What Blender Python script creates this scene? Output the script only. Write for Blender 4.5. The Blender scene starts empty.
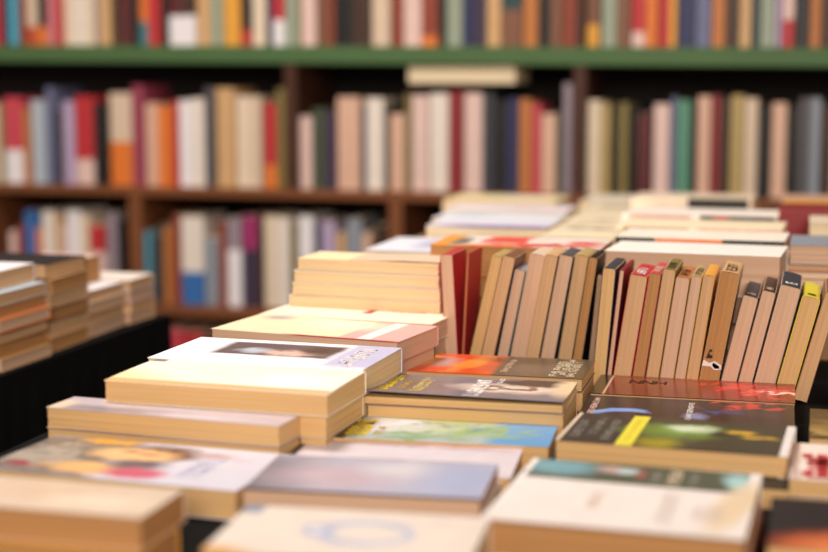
import bpy, math, random
from mathutils import Matrix, Vector, noise as mnoise
random.seed(7)
R = math.radians
S = bpy.context.scene
COL = S.collection

# ------------------------------------------------------------------ camera
cam = bpy.data.cameras.new('camera')
cam.sensor_width = 36.0
cam.lens = 36.0 * 1500 / 828
cam.clip_start = 0.05
co = bpy.data.objects.new('camera', cam)
COL.objects.link(co)
co.location = (0, 0, 1.09)
co.rotation_euler = (R(90 - 7.5), 0, R(15))
cam.dof.use_dof = True
cam.dof.focus_distance = 1.43
cam.dof.aperture_fstop = 2.6
cam.dof.aperture_blades = 9
S.camera = co

# ------------------------------------------------------------------ world, lamps, exposure
W = bpy.data.worlds.new('world')
S.world = W
W.use_nodes = True
bgn = W.node_tree.nodes['Background']
bgn.inputs[0].default_value = (1.0, 0.86, 0.74, 1)
bgn.inputs[1].default_value = 0.40

def area(name, loc, target, size, power, col):
    l = bpy.data.lights.new(name, 'AREA')
    l.shape = 'DISK'
    l.size = size
    l.energy = power
    l.color = col
    o = bpy.data.objects.new(name, l)
    COL.objects.link(o)
    o.location = loc
    o.rotation_euler = (Vector(target) - Vector(loc)).to_track_quat('-Z', 'Y').to_euler()
    return o
area('ceiling_lamp_over_table', (-0.85, 1.55, 2.35), (-0.55, 1.45, 0.8), 0.5, 27, (1.0, 0.93, 0.86))
area('front_fill_light', (0.5, -1.9, 2.0), (-0.2, 1.5, 0.8), 1.0, 88, (1.0, 0.89, 0.79))  # added fill behind the camera, brightens the page edges that face it
area('ceiling_lamp_by_bookcase', (-1.5, 1.9, 2.5), (-1.5, 3.0, 0.9), 0.7, 10.5, (1.0, 0.88, 0.84))
S.view_settings.view_transform = 'Standard'
S.view_settings.look = 'None'
S.view_settings.exposure = 0.0
S.view_settings.gamma = 1.0
S.view_settings.use_curve_mapping = False

# ------------------------------------------------------------------ helpers
def lin(c):
    return tuple((v / 255 / 12.92) if v / 255 <= 0.04045 else ((v / 255 + 0.055) / 1.055) ** 2.4 for v in c) + (1.0,)

def newmat(name, rough=0.5, spec=0.5):
    m = bpy.data.materials.new(name)
    m.use_nodes = True
    b = m.node_tree.nodes['Principled BSDF']
    b.inputs['Roughness'].default_value = rough
    b.inputs['Specular IOR Level'].default_value = spec
    return m, m.node_tree, b

def plain(name, c, rough=0.6, spec=0.4, var=0.12, scale=30):
    m, nt, b = newmat(name, rough, spec)
    tc = nt.nodes.new('ShaderNodeTexCoord')
    n = nt.nodes.new('ShaderNodeTexNoise')
    n.inputs['Scale'].default_value = scale
    nt.links.new(tc.outputs['Object'], n.inputs['Vector'])
    mr = nt.nodes.new('ShaderNodeMapRange')
    mr.inputs['To Min'].default_value = 1 - var
    mr.inputs['To Max'].default_value = 1 + var
    nt.links.new(n.outputs['Fac'], mr.inputs['Value'])
    mx = nt.nodes.new('ShaderNodeVectorMath')
    mx.operation = 'SCALE'
    mx.inputs[0].default_value = lin(c)[:3]
    nt.links.new(mr.outputs[0], mx.inputs['Scale'])
    nt.links.new(mx.outputs[0], b.inputs['Base Color'])
    return m

def paper(name, c, c2):
    """page edges: fine lines across the thickness (local z)"""
    m, nt, b = newmat(name, 0.85, 0.15)
    tc = nt.nodes.new('ShaderNodeTexCoord')
    def streak(sx, sz, det):
        mp = nt.nodes.new('ShaderNodeMapping')
        mp.inputs['Scale'].default_value = (sx, sx, sz)
        n = nt.nodes.new('ShaderNodeTexNoise')
        n.inputs['Scale'].default_value = 1.0
        n.inputs['Detail'].default_value = det
        nt.links.new(tc.outputs['Object'], mp.inputs['Vector'])
        nt.links.new(mp.outputs[0], n.inputs['Vector'])
        return n
    a = streak(7, 1500, 2)
    d = streak(4, 260, 3)
    add = nt.nodes.new('ShaderNodeMath')
    add.operation = 'ADD'
    nt.links.new(a.outputs['Fac'], add.inputs[0])
    nt.links.new(d.outputs['Fac'], add.inputs[1])
    mr = nt.nodes.new('ShaderNodeMapRange')
    mr.inputs['From Min'].default_value = 0.45
    mr.inputs['From Max'].default_value = 1.55
    nt.links.new(add.outputs[0], mr.inputs['Value'])
    mx = nt.nodes.new('ShaderNodeMix')
    mx.data_type = 'RGBA'
    mx.inputs['A'].default_value = lin(c)
    mx.inputs['B'].default_value = lin(c2)
    nt.links.new(mr.outputs[0], mx.inputs['Factor'])
    nt.links.new(mx.outputs['Result'], b.inputs['Base Color'])
    return m

def art(name, base, layers, L, Wd, rough=0.35, spec=0.5, grain=0.06):
    """printed cover: layers (kind, cx, cy, rx, ry, rot, colour, softness, warp) in -1..1 cover coordinates"""
    m, nt, b = newmat(name, rough, spec)
    N = nt.nodes
    tc = N.new('ShaderNodeTexCoord')
    mp = N.new('ShaderNodeMapping')
    mp.inputs['Scale'].default_value = (2 / L, 2 / Wd, 0)
    nt.links.new(tc.outputs['Object'], mp.inputs['Vector'])
    nz = N.new('ShaderNodeTexNoise')
    nz.inputs['Scale'].default_value = 55
    nz.inputs['Detail'].default_value = 3
    nt.links.new(tc.outputs['Object'], nz.inputs['Vector'])
    sb = N.new('ShaderNodeVectorMath')
    sb.operation = 'SUBTRACT'
    sb.inputs[1].default_value = (0.5, 0.5, 0.5)
    nt.links.new(nz.outputs['Color'], sb.inputs[0])
    cur = None
    for (k, cx, cy, rx, ry, rot, c, soft, warp) in layers:
        src = mp.outputs[0]
        if warp:
            sc = N.new('ShaderNodeVectorMath')
            sc.operation = 'MULTIPLY_ADD'
            sc.inputs[1].default_value = (warp, warp * 1.6, 0)
            nt.links.new(sb.outputs[0], sc.inputs[0])
            nt.links.new(src, sc.inputs[2])
            src = sc.outputs[0]
        m2 = N.new('ShaderNodeMapping')
        m2.vector_type = 'TEXTURE'
        m2.inputs['Location'].default_value = (cx, cy, 0)
        m2.inputs['Rotation'].default_value = (0, 0, R(rot))
        m2.inputs['Scale'].default_value = (rx, ry, 1)
        nt.links.new(src, m2.inputs['Vector'])
        if k == 'e':
            d = N.new('ShaderNodeVectorMath')
            d.operation = 'LENGTH'
            nt.links.new(m2.outputs[0], d.inputs[0])
            dist = d.outputs['Value']
        else:
            ab = N.new('ShaderNodeVectorMath')
            ab.operation = 'ABSOLUTE'
            nt.links.new(m2.outputs[0], ab.inputs[0])
            sx = N.new('ShaderNodeSeparateXYZ')
            nt.links.new(ab.outputs[0], sx.inputs[0])
            mm = N.new('ShaderNodeMath')
            mm.operation = 'MAXIMUM'
            nt.links.new(sx.outputs[0], mm.inputs[0])
            nt.links.new(sx.outputs[1], mm.inputs[1])
            dist = mm.outputs[0]
        mr = N.new('ShaderNodeMapRange')
        mr.inputs['From Min'].default_value = 1 - soft
        mr.inputs['From Max'].default_value = 1 + soft
        mr.inputs['To Min'].default_value = 1
        mr.inputs['To Max'].default_value = 0
        nt.links.new(dist, mr.inputs['Value'])
        mx = N.new('ShaderNodeMix')
        mx.data_type = 'RGBA'
        nt.links.new(mr.outputs[0], mx.inputs['Factor'])
        if cur is None:
            mx.inputs['A'].default_value = lin(base)
        else:
            nt.links.new(cur, mx.inputs['A'])
        mx.inputs['B'].default_value = lin(c)
        cur = mx.outputs['Result']
    g = N.new('ShaderNodeMapRange')
    g.inputs['To Min'].default_value = 1 - grain * 2
    g.inputs['To Max'].default_value = 1 + grain * 2
    nt.links.new(nz.outputs['Fac'], g.inputs['Value'])
    ml = N.new('ShaderNodeVectorMath')
    ml.operation = 'SCALE'
    if cur is None:
        ml.inputs[0].default_value = lin(base)[:3]
    else:
        nt.links.new(cur, ml.inputs[0])
    nt.links.new(g.outputs[0], ml.inputs['Scale'])
    nt.links.new(ml.outputs[0], b.inputs['Base Color'])
    return m

def link(o, parent=None):
    COL.objects.link(o)
    if parent is not None:
        o.parent = parent
    return o

def mesh_obj(name, vs, fs, mat, parent=None, smooth=False):
    me = bpy.data.meshes.new(name)
    me.from_pydata(vs, [], fs)
    me.materials.append(mat)
    if smooth:
        for p in me.polygons:
            p.use_smooth = True
    me.update()
    return link(bpy.data.objects.new(name, me), parent)

def box_geo(x0, x1, y0, y1, z0, z1, vs, fs):
    n = len(vs)
    vs += [(x0, y0, z0), (x1, y0, z0), (x1, y1, z0), (x0, y1, z0), (x0, y0, z1), (x1, y0, z1), (x1, y1, z1), (x0, y1, z1)]
    fs += [tuple(n + i for i in f) for f in ((0, 3, 2, 1), (4, 5, 6, 7), (0, 1, 5, 4), (1, 2, 6, 5), (2, 3, 7, 6), (3, 0, 4, 7))]

def bevel_box(name, x0, x1, y0, y1, z0, z1, mat, parent=None, bev=0.002):
    vs, fs = [], []
    box_geo(x0, x1, y0, y1, z0, z1, vs, fs)
    o = mesh_obj(name, vs, fs, mat, parent)
    if bev:
        md = o.modifiers.new('bevel', 'BEVEL')
        md.width = bev
        md.segments = 2
    return o

def thing(name, label, cat, loc=(0, 0, 0), rot=None, group=None):
    o = bpy.data.objects.new(name, None)
    o.empty_display_size = 0.02
    o.location = loc
    if rot is not None:
        o.rotation_euler = rot.to_euler() if isinstance(rot, Matrix) else rot
    o['label'] = label
    o['category'] = cat
    if group:
        o['group'] = group
    return link(o)

# --- the book.  local x = length, y = width (spine at +y), z = thickness, centred on the book
def cover_mesh(name, L, Wd, T, mat, parent, t=0.0007, lift=None, nx=14, rnd=0.0016):
    """folded card: top board, rounded spine, bottom board"""
    h = T / 2
    r = min(rnd, h * 0.9)
    prof = [(-Wd / 2 + i * (Wd - r) / 8, h) for i in range(9)]
    for a in (30, 60):
        prof.append((Wd / 2 - r + r * math.sin(R(a)), h - r + r * math.cos(R(a))))
    prof += [(Wd / 2, h - r), (Wd / 2 + 0.0002, 0), (Wd / 2, -h + r)]
    for a in (60, 30):
        prof.append((Wd / 2 - r + r * math.sin(R(a)), -h + r - r * math.cos(R(a))))
    prof += [(Wd / 2 - r - i * (Wd - r) / 8, -h) for i in range(9)]
    n = len(prof)
    inner = []
    for i, (y, z) in enumerate(prof):
        a, b = prof[max(i - 1, 0)], prof[min(i + 1, n - 1)]
        dy, dz = b[0] - a[0], b[1] - a[1]
        q = math.hypot(dy, dz) or 1
        inner.append((y + dz / q * t, z - dy / q * t))
    vs, fs = [], []
    for i in range(nx + 1):
        x = -L / 2 + L * i / nx
        for k, (y, z) in enumerate(prof + inner):
            kk = k % n
            dz = lift(x, y) if (lift and kk < 9) else 0
            vs.append((x, y, z + dz))
    s = 2 * n
    for i in range(nx):
        for k in range(n - 1):
            a = i * s + k
            fs.append((a, a + 1, a + 1 + s, a + s))
            b = a + n
            fs.append((b + 1, b, b + s, b + s + 1))
        a = i * s
        fs.append((a, a + s, a + s + n, a + n))
        a = i * s + n - 1
        fs.append((a + s, a, a + n, a + n + s))
    for k in range(n - 1):
        fs.append((k + 1, k, k + n, k + n + 1))
        a = nx * s + k
        fs.append((a, a + 1, a + 1 + n, a + n))
    return mesh_obj(name, vs, fs, mat, parent)

def page_mesh(L, Wd, T, mat, parent, t=0.0008, rng=random, inset=0.0006, jit=0.0004, levels=9):
    vs, fs = [], []
    h = T / 2 - t
    for k in range(levels + 1):
        z = -h + 2 * h * k / levels
        a, b, c = (rng.uniform(0, jit) for _ in range(3))
        x0, x1 = -L / 2 + inset + a, L / 2 - inset - b
        y0, y1 = -Wd / 2 + inset + c, Wd / 2 - t - 0.0002
        vs += [(x0, y0, z), (x1, y0, z), (x1, y1, z), (x0, y1, z)]
    for k in range(levels):
        a = 4 * k
        for i in range(4):
            j = (i + 1) % 4
            fs.append((a + i, a + j, a + 4 + j, a + 4 + i))
    fs.append((3, 2, 1, 0))
    a = 4 * levels
    fs.append((a, a + 1, a + 2, a + 3))
    return mesh_obj('page_block', vs, fs, mat, parent)

def lettering(parent, z, x0, x1, y0, y1, lines, mat, seed=1, lift=None, along='y', name='lettering', weight=0.17, sh=0.0):
    """printed capitals too blurred to read: rows of short strokes, just above the cover"""
    rg = random.Random(seed)
    vs, fs = [], []
    def stroke(ax, ay, bx, by, w):
        dx, dy = bx - ax, by - ay
        q = math.hypot(dx, dy) or 1
        nx_, ny_ = -dy / q * w / 2, dx / q * w / 2
        i = len(vs)
        for (px, py) in ((ax + nx_, ay + ny_), (ax - nx_, ay - ny_), (bx - nx_, by - ny_), (bx + nx_, by + ny_)):
            vs.append((px, py, z + 0.00025 + (lift(px, py) if lift else 0)))
        fs.append((i, i + 1, i + 2, i + 3))
    # u = across the line (cap height), v = along the line
    H, V = (x1 - x0, y1 - y0) if along == 'y' else (y1 - y0, x1 - x0)
    lh = H / lines
    cap = lh * 0.74
    for ln in range(lines):
        gw = cap * 0.62
        v = rg.uniform(0, 0.06) * V
        vend = V * rg.uniform(0.86, 1)
        while v + gw < vend:
            if rg.random() < 0.12:
                v += gw * 0.8
                continue
            w = cap * weight
            pts = [(0, 0), (1, 0), (0, 1), (1, 1), (0, .5), (1, .5), (.5, 0), (.5, 1)]
            sets = rg.choice([[(0, 2), (2, 3), (4, 5)], [(0, 2), (1, 3), (4, 5)], [(0, 7), (1, 7), (4, 5)], [(0, 2), (2, 3), (3, 1), (0, 1)],
                              [(0, 2), (0, 1)], [(6, 7), (2, 3)], [(0, 2), (2, 1), (1, 3)], [(0, 2), (2, 3), (4, 5), (0, 1)], [(2, 3), (4, 5), (0, 1), (4, 2), (5, 1)]])
            for a, b in sets:
                q = []
                for (gx, gy) in (pts[a], pts[b]):
                    vv = v + gx * gw
                    uu = gy * cap + ln * lh + (lh - cap) / 2
                    if along == 'y':
                        q.append((x0 + H - uu + sh * vv, y0 + vv))
                    else:
                        q.append((x0 + vv, y0 + uu))
                stroke(*q[0], *q[1], w)
            v += gw * 1.3
    if fs:
        return mesh_obj(name, vs, fs, mat, parent)

PAPER = {
    'golden': paper('golden_page_edges', (224, 186, 134), (200, 158, 104)),
    'cream': paper('cream_page_edges', (238, 212, 172), (220, 188, 144)),
    'tan': paper('tan_page_edges', (218, 178, 136), (192, 150, 110)),
    'pink': paper('pinkish_page_edges', (220, 184, 156), (198, 160, 132)),
    'brown': paper('browned_page_edges', (196, 146, 96), (166, 118, 72)),
    'pale': paper('pale_page_edges', (240, 222, 190), (222, 198, 160)),
}
PAL = {
 'plum': (62, 48, 72), 'cyan': (70, 165, 190), 'rust': (140, 62, 44), 'beige': (214, 190, 165), 'orange red': (190, 80, 50), 'black': (26, 24, 26),
 'orange': (222, 120, 48), 'pink': (200, 120, 128), 'red': (186, 46, 52), 'cream': (226, 206, 180), 'ivory': (230, 218, 206), 'slate blue': (104, 108, 140),
 'tan': (206, 164, 116), 'dark brown': (66, 44, 34), 'maroon': (92, 34, 38), 'teal': (66, 128, 136), 'white': (234, 228, 230), 'grey green': (150, 160, 140),
 'yellow orange': (224, 160, 62), 'navy': (40, 46, 84), 'olive': (128, 112, 60), 'pale pink': (224, 192, 182), 'brown': (126, 84, 62), 'dark teal': (42, 66, 70),
 'orange brown': (188, 116, 60), 'mauve': (180, 160, 190), 'pink red': (200, 70, 84), 'pale grey': (176, 186, 196), 'maroon pink': (150, 60, 84),
 'tan pink': (216, 174, 150), 'dark grey': (82, 78, 82), 'dark green': (66, 76, 58), 'dark red': (136, 38, 44), 'dark slate': (56, 58, 66), 'mauve grey': (150, 134, 144),
 'olive tan': (176, 152, 96), 'green teal': (86, 142, 116), 'pale slate': (140, 146, 156), 'blue': (54, 108, 172), 'magenta': (160, 44, 104), 'grey': (120, 116, 118),
 'yellow': (232, 214, 60), 'dark': (40, 36, 36), 'lavender': (196, 194, 222),
}
CM = {}
def colmat(c, rough=0.45):
    if c not in CM:
        CM[c] = plain(c.replace(' ', '_') + '_cover', PAL[c], rough, 0.4, 0.08)
    return CM[c]

def book(label, L, Wd, T, centre, rot, cmat, pmat, group=None, cat='book', lift=None, name='book', jit=0.0004, nx=14, rnd=0.0016, seed=0, inset=0.0006, ct=0.0007):
    """rot: Matrix 3x3 taking book axes to the world; the empty sits under the book's middle"""
    M = rot.to_4x4()
    o = thing(name, label, cat, (0, 0, 0), None, group)
    o.matrix_world = Matrix.Translation(centre) @ M
    o.rotation_euler = rot.to_euler()
    o.location = centre
    cover_mesh('cover', L, Wd, T, cmat, o, lift=lift, nx=nx, rnd=rnd, t=ct)
    page_mesh(L, Wd, T, pmat, o, t=ct + 0.0001, rng=random.Random(seed), jit=jit, inset=inset)
    return o

def rotz(a):
    return Matrix.Rotation(R(a), 3, 'Z')

# ------------------------------------------------------------------ setting
def structure(o):
    o['kind'] = 'structure'
    return o
floor_m = plain('floor_dark_boards', (64, 48, 40), 0.5, 0.4, 0.25, 6)
wall_m = plain('wall_paint', (96, 82, 70), 0.8, 0.2, 0.06, 4)
structure(bevel_box('floor', -4.5, 3.5, -2.5, 3.6, -0.06, 0, floor_m, None, 0))
structure(bevel_box('wall_back', -4.5, 3.5, 3.5, 3.6, 0, 3.0, wall_m, None, 0))

def wood(name, c, c2, rough=0.5):
    m, nt, b = newmat(name, rough, 0.3)
    tc = nt.nodes.new('ShaderNodeTexCoord')
    mp = nt.nodes.new('ShaderNodeMapping')
    mp.inputs['Scale'].default_value = (3, 30, 30)
    n = nt.nodes.new('ShaderNodeTexNoise')
    n.inputs['Scale'].default_value = 2.0
    n.inputs['Detail'].default_value = 4
    mx = nt.nodes.new('ShaderNodeMix')
    mx.data_type = 'RGBA'
    mx.inputs['A'].default_value = lin(c)
    mx.inputs['B'].default_value = lin(c2)
    nt.links.new(tc.outputs['Object'], mp.inputs['Vector'])
    nt.links.new(mp.outputs[0], n.inputs['Vector'])
    nt.links.new(n.outputs['Fac'], mx.inputs['Factor'])
    nt.links.new(mx.outputs['Result'], b.inputs['Base Color'])
    return m
brown_wood = wood('brown_shelf_wood', (140, 86, 52), (108, 62, 36))
dark_wood = wood('dark_shelf_wood', (84, 50, 34), (60, 34, 24))
back_wood = wood('dark_back_panel', (38, 30, 28), (26, 20, 18), 0.8)
green_paint = plain('green_shelf_paint', (74, 104, 62), 0.55, 0.3, 0.1, 8)

YF = 3.0
bc = thing('bookcase', 'long brown wooden bookcase with a green-edged shelf, standing behind the tables', 'bookcase', (-0.9, YF + 0.14, 0))
def bpart(name, x0, x1, y0, y1, z0, z1, m, label=None, bev=0.0015):
    o = bevel_box(name, x0 + 0.9, x1 + 0.9, y0 - YF - 0.14, y1 - YF - 0.14, z0, z1, m, bc, bev)
    if label:
        o['label'] = label
    return o
bpart('back_panel', -2.42, 0.62, YF + 0.285, YF + 0.30, 0.0, 1.95, back_wood, None, 0)
GZ0, GZ1 = 1.117, 1.153
gb = bpart('shelf_board', -2.42, 0.62, YF, YF + 0.285, GZ0 + .003, GZ1 + .003, green_paint, 'shelf board with a green painted edge')
GS = 0.0085   # the long board sags slightly to the right
for v in gb.data.vertices:
    v.co.z -= GS * v.co.x
bpart('shelf_board', -2.42, 0.62, YF, YF + 0.285, 0.837, 0.857, brown_wood)
bpart('shelf_board', -2.42, 0.62, YF, YF + 0.285, 0.574, 0.598, brown_wood)
bpart('shelf_board', -2.42, 0.62, YF, YF + 0.285, 0.30, 0.325, brown_wood)
bpart('shelf_board', -2.42, 0.62, YF, YF + 0.285, 1.42, 1.445, brown_wood)
bpart('shelf_board', -2.42, 0.62, YF, YF + 0.285, 0.05, 0.075, brown_wood)
def post(x, z0, z1, w=0.028, m=brown_wood):
    bpart('upright_panel', x - w / 2, x + w / 2, YF + 0.003, YF + 0.284, z0, z1, m)
for x in (-2.40, 0.60):
    post(x, 0, 1.95)
for x in (-1.075, -0.462):
    post(x, 0.857, GZ0 + .003 - GS * (x + .9), 0.026, dark_wood)
for x in (-1.80, -1.437, -0.845, -0.20):
    post(x, 0.598, 0.837, 0.03)
    post(x, 0.325, 0.574, 0.03)
post(-0.462, GZ1 + .003 - GS * .438, 1.42, 0.02, dark_wood)
post(-1.075, GZ1 + 0.24, 1.42, 0.02, dark_wood)

# ------------------------------------------------------------------ bookcase books
ROWN = {'TOP': 'green upper shelf', 'MID': 'middle shelf', 'LOW': 'lower shelf'}
def twocol(c1, c2, zs):
    """spine printed in two colours: the split is a height along the book (local x)"""
    m, nt, b = newmat(('%s_and_%s_spine' % (c1, c2)).replace(' ', '_'), 0.45, 0.4)
    tc = nt.nodes.new('ShaderNodeTexCoord')
    sx = nt.nodes.new('ShaderNodeSeparateXYZ')
    nt.links.new(tc.outputs['Object'], sx.inputs[0])
    g = nt.nodes.new('ShaderNodeMath')
    g.operation = 'LESS_THAN'
    g.inputs[1].default_value = zs
    nt.links.new(sx.outputs[0], g.inputs[0])
    mx = nt.nodes.new('ShaderNodeMix')
    mx.data_type = 'RGBA'
    mx.inputs['A'].default_value = lin(PAL[c1])
    mx.inputs['B'].default_value = lin(PAL[c2])
    nt.links.new(g.outputs[0], mx.inputs['Factor'])
    nt.links.new(mx.outputs['Result'], b.inputs['Base Color'])
    return m
# book axes -> world: x up, spine (y) towards the room (-Y), thickness along X
SHELF_ROT = Matrix(((0, 0, 1), (0, -1, 0), (1, 0, 0)))
ORD = ['first', 'second', 'third', 'fourth', 'fifth', 'sixth', 'seventh', 'eighth', 'ninth', 'tenth', 'eleventh', 'twelfth', 'thirteenth', 'fourteenth',
       'fifteenth', 'sixteenth', 'seventeenth', 'eighteenth', 'nineteenth', 'twentieth']
def shelf_row(key, rows, z0, rg):
    names = []
    for r in rows:
        names.append('%s-spined' % r[3] if len(r) < 6 else '%s over %s spined' % (r[3], r[4]))
    labels = []
    for i, r in enumerate(rows):
        l = names[i - 1].replace('-spined', '').replace(' spined', '') if i else 'the panel'
        n = names[i + 1].replace('-spined', '').replace(' spined', '') if i + 1 < len(rows) else 'the panel'
        labels.append('%s book on the %s, between %s and %s' % (names[i].replace('-spined', '').replace(' spined', ''), ROWN[key], l, n))
    # a light band printed on some spines
    posts = {'TOP': [(-.462, .020)], 'MID': [(-1.075, .026), (-.462, .026)], 'LOW': [(x, .03) for x in (-1.80, -1.437, -.845, -.20)]}[key]
    for i, r in enumerate(rows):
        x0, x1, zt, c = r[:4]
        for px, pw in posts:
            a, b = px - pw / 2 - .001, px + pw / 2 + .001
            if x0 < b and x1 > a:
                if (x0 + x1) / 2 < px:
                    x1 = a
                else:
                    x0 = b
        if i + 1 < len(rows) and x1 > rows[i + 1][0] - .0005:
            x1 = rows[i + 1][0] - .0005
        z = z0 + (.0035 - GS * ((x0 + x1) / 2 + .9) if key == 'TOP' else 0)
        T = max(x1 - x0, 0.006)
        H = zt - z if zt > 0 else rg.uniform(0.185, 0.215)
        H = max(0.12, min(H, 0.25))
        if len(r) > 4:
            m = twocol(c, r[4], r[5] - (z + H / 2))
        else:
            m = colmat(c)
        lab = labels[i]
        if labels.count(lab) > 1:
            k = labels[:i].count(lab)
            lab += ', ' + ('further left' if k == 0 else 'further right' if k == 1 else 'rightmost')
        depth = rg.uniform(0.125, 0.15)
        front = YF + 0.012 + rg.uniform(0, 0.012)
        book(lab, H, depth, T, (0.5 * (x0 + x1), front + depth / 2, z + H / 2 + 0.0005), SHELF_ROT, m, PAPER['pale'], 'books on the ' + ROWN[key], nx=2,
             rnd=0.003, seed=i)
rg = random.Random(11)
TOP = [
 (-1.810,-1.785,0.000,'cream'),(-1.783,-1.758,0.000,'red'),(-1.756,-1.736,0.000,'plum'),(-1.736,-1.716,0.000,'cyan'),(-1.714,-1.699,0.000,'rust'),
 (-1.697,-1.668,0.000,'beige','orange red',1.203),(-1.665,-1.643,0.000,'black','orange',1.202),(-1.641,-1.621,0.000,'pink'),
 (-1.621,-1.605,0.000,'red'),(-1.605,-1.581,0.000,'cream'),(-1.578,-1.554,0.000,'ivory'),(-1.552,-1.528,0.000,'cream'),
 (-1.528,-1.518,0.000,'slate blue'),(-1.518,-1.490,0.000,'tan'),(-1.485,-1.466,0.000,'dark brown'),(-1.466,-1.443,0.000,'maroon'),
 (-1.440,-1.424,0.000,'black'),(-1.422,-1.403,0.000,'orange','teal',1.211),(-1.401,-1.373,0.000,'red'),(-1.370,-1.356,0.000,'black'),
 (-1.356,-1.326,0.000,'maroon','white',1.223),(-1.324,-1.292,0.000,'dark brown','white',1.223),(-1.290,-1.260,0.000,'tan'),
 (-1.257,-1.230,0.000,'grey green'),(-1.226,-1.189,0.000,'yellow orange'),(-1.187,-1.167,0.000,'black','red',1.192),(-1.165,-1.135,0.000,'cream'),
 (-1.133,-1.120,0.000,'navy'),(-1.118,-1.093,0.000,'red','white',1.212),(-1.091,-1.064,0.000,'grey green'),(-1.062,-1.053,0.000,'olive'),
 (-1.051,-1.020,0.000,'pale pink'),(-1.018,-0.996,0.000,'brown'),(-0.994,-0.981,0.000,'rust'),(-0.979,-0.942,0.000,'black'),
 (-0.939,-0.903,0.000,'dark brown'),(-0.898,-0.860,0.000,'beige'),(-0.858,-0.834,0.000,'rust'),(-0.832,-0.794,0.000,'pale pink'),
 (-0.792,-0.758,0.000,'rust','orange',1.176),(-0.754,-0.743,0.000,'black'),(-0.741,-0.708,0.000,'grey green'),(-0.706,-0.683,0.000,'navy'),
 (-0.681,-0.658,0.000,'plum'),(-0.656,-0.627,0.000,'tan'),(-0.625,-0.582,0.000,'dark teal','brown',1.227),(-0.580,-0.551,0.000,'orange brown'),
 (-0.549,-0.527,0.000,'black'),(-0.525,-0.503,0.000,'brown'),(-0.501,-0.473,0.000,'rust'),(-0.453,-0.427,0.000,'brown','yellow orange',1.196),
 (-0.423,-0.393,0.000,'grey green'),(-0.391,-0.365,0.000,'brown'),(-0.363,-0.336,0.000,'red','pale pink',1.181),(-0.334,-0.312,0.000,'orange'),
 (-0.310,-0.289,0.000,'red'),(-0.289,-0.275,0.000,'yellow orange'),(-0.273,-0.239,0.000,'navy'),(-0.237,-0.208,0.000,'slate blue'),
 (-0.206,-0.181,0.000,'orange brown'),(-0.179,-0.155,0.000,'dark brown'),(-0.153,-0.132,0.000,'tan'),(-0.130,-0.115,0.000,'dark teal'),
 (-0.113,-0.087,0.000,'grey green'),(-0.085,-0.074,0.000,'mauve'),(-0.072,-0.051,0.000,'pale pink','red',1.202),(-0.049,-0.021,0.000,'black'),
 (-0.020,-0.001,0.000,'orange brown'),(0.001,0.019,0.000,'dark brown'),(0.021,0.041,0.000,'red'),(0.043,0.065,0.000,'cream'),
]
MID = [
 (-1.821,-1.798,1.028,'black'),(-1.796,-1.773,1.035,'cream'),(-1.771,-1.760,1.035,'olive'),(-1.760,-1.716,1.048,'pink red','white',0.931),
 (-1.713,-1.696,1.024,'orange brown'),(-1.688,-1.656,1.042,'pale grey'),(-1.656,-1.636,1.070,'slate blue'),(-1.634,-1.617,1.018,'black'),
 (-1.612,-1.585,1.040,'mauve'),(-1.583,-1.539,1.051,'red','pale pink',0.912),(-1.536,-1.505,1.036,'black'),
 (-1.500,-1.448,1.058,'beige','orange',0.952),(-1.445,-1.417,1.075,'maroon pink'),(-1.417,-1.386,1.036,'tan pink'),(-1.384,-1.353,1.030,'orange'),
 (-1.353,-1.339,1.043,'red'),(-1.336,-1.308,1.043,'white'),(-1.306,-1.276,1.047,'ivory'),(-1.273,-1.250,1.071,'dark grey'),
 (-1.248,-1.207,1.069,'tan'),(-1.204,-1.174,1.052,'cream'),(-1.172,-1.145,1.052,'beige'),(-1.140,-1.113,1.037,'red','orange',0.907),
 (-1.111,-1.093,1.069,'olive'),(-1.066,-1.034,1.010,'pale pink'),(-1.032,-1.005,1.027,'dark green'),(-1.003,-0.979,1.021,'plum'),
 (-0.974,-0.924,1.051,'tan pink'),(-0.922,-0.913,1.032,'navy'),(-0.911,-0.874,1.049,'ivory'),(-0.871,-0.863,1.034,'black'),
 (-0.861,-0.830,1.016,'tan pink'),(-0.828,-0.817,1.059,'olive'),(-0.815,-0.779,1.055,'pale pink'),(-0.776,-0.736,1.059,'ivory'),
 (-0.734,-0.704,1.064,'dark red'),(-0.702,-0.664,1.060,'pale pink'),(-0.662,-0.639,1.060,'dark slate'),(-0.637,-0.616,1.044,'black'),
 (-0.614,-0.589,1.050,'navy'),(-0.587,-0.562,1.048,'orange brown'),(-0.560,-0.543,1.038,'pink red'),(-0.541,-0.511,1.018,'tan pink'),
 (-0.509,-0.500,1.024,'dark green'),(-0.498,-0.480,1.080,'mauve grey'),(-0.450,-0.421,1.046,'cream'),(-0.419,-0.401,1.040,'olive tan'),
 (-0.397,-0.385,1.033,'black'),(-0.383,-0.365,1.041,'olive'),(-0.361,-0.349,1.033,'black'),(-0.345,-0.321,1.021,'maroon'),
 (-0.315,-0.284,1.039,'pale pink'),(-0.282,-0.270,1.053,'slate blue'),(-0.268,-0.243,1.047,'green teal'),(-0.241,-0.231,1.037,'black'),
 (-0.229,-0.204,1.055,'tan pink'),(-0.202,-0.186,1.057,'dark red'),(-0.184,-0.167,1.051,'dark brown'),(-0.165,-0.140,1.057,'olive tan'),
 (-0.138,-0.113,1.051,'beige'),(-0.111,-0.092,1.034,'black'),(-0.086,-0.058,1.042,'tan pink'),(-0.054,-0.037,1.034,'black'),
 (-0.035,-0.016,1.052,'dark grey'),(-0.015,0.006,1.052,'pale slate'),(0.010,0.028,1.035,'dark brown'),(0.030,0.054,1.046,'cream'),
 (0.056,0.080,1.041,'black'),
]
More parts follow.
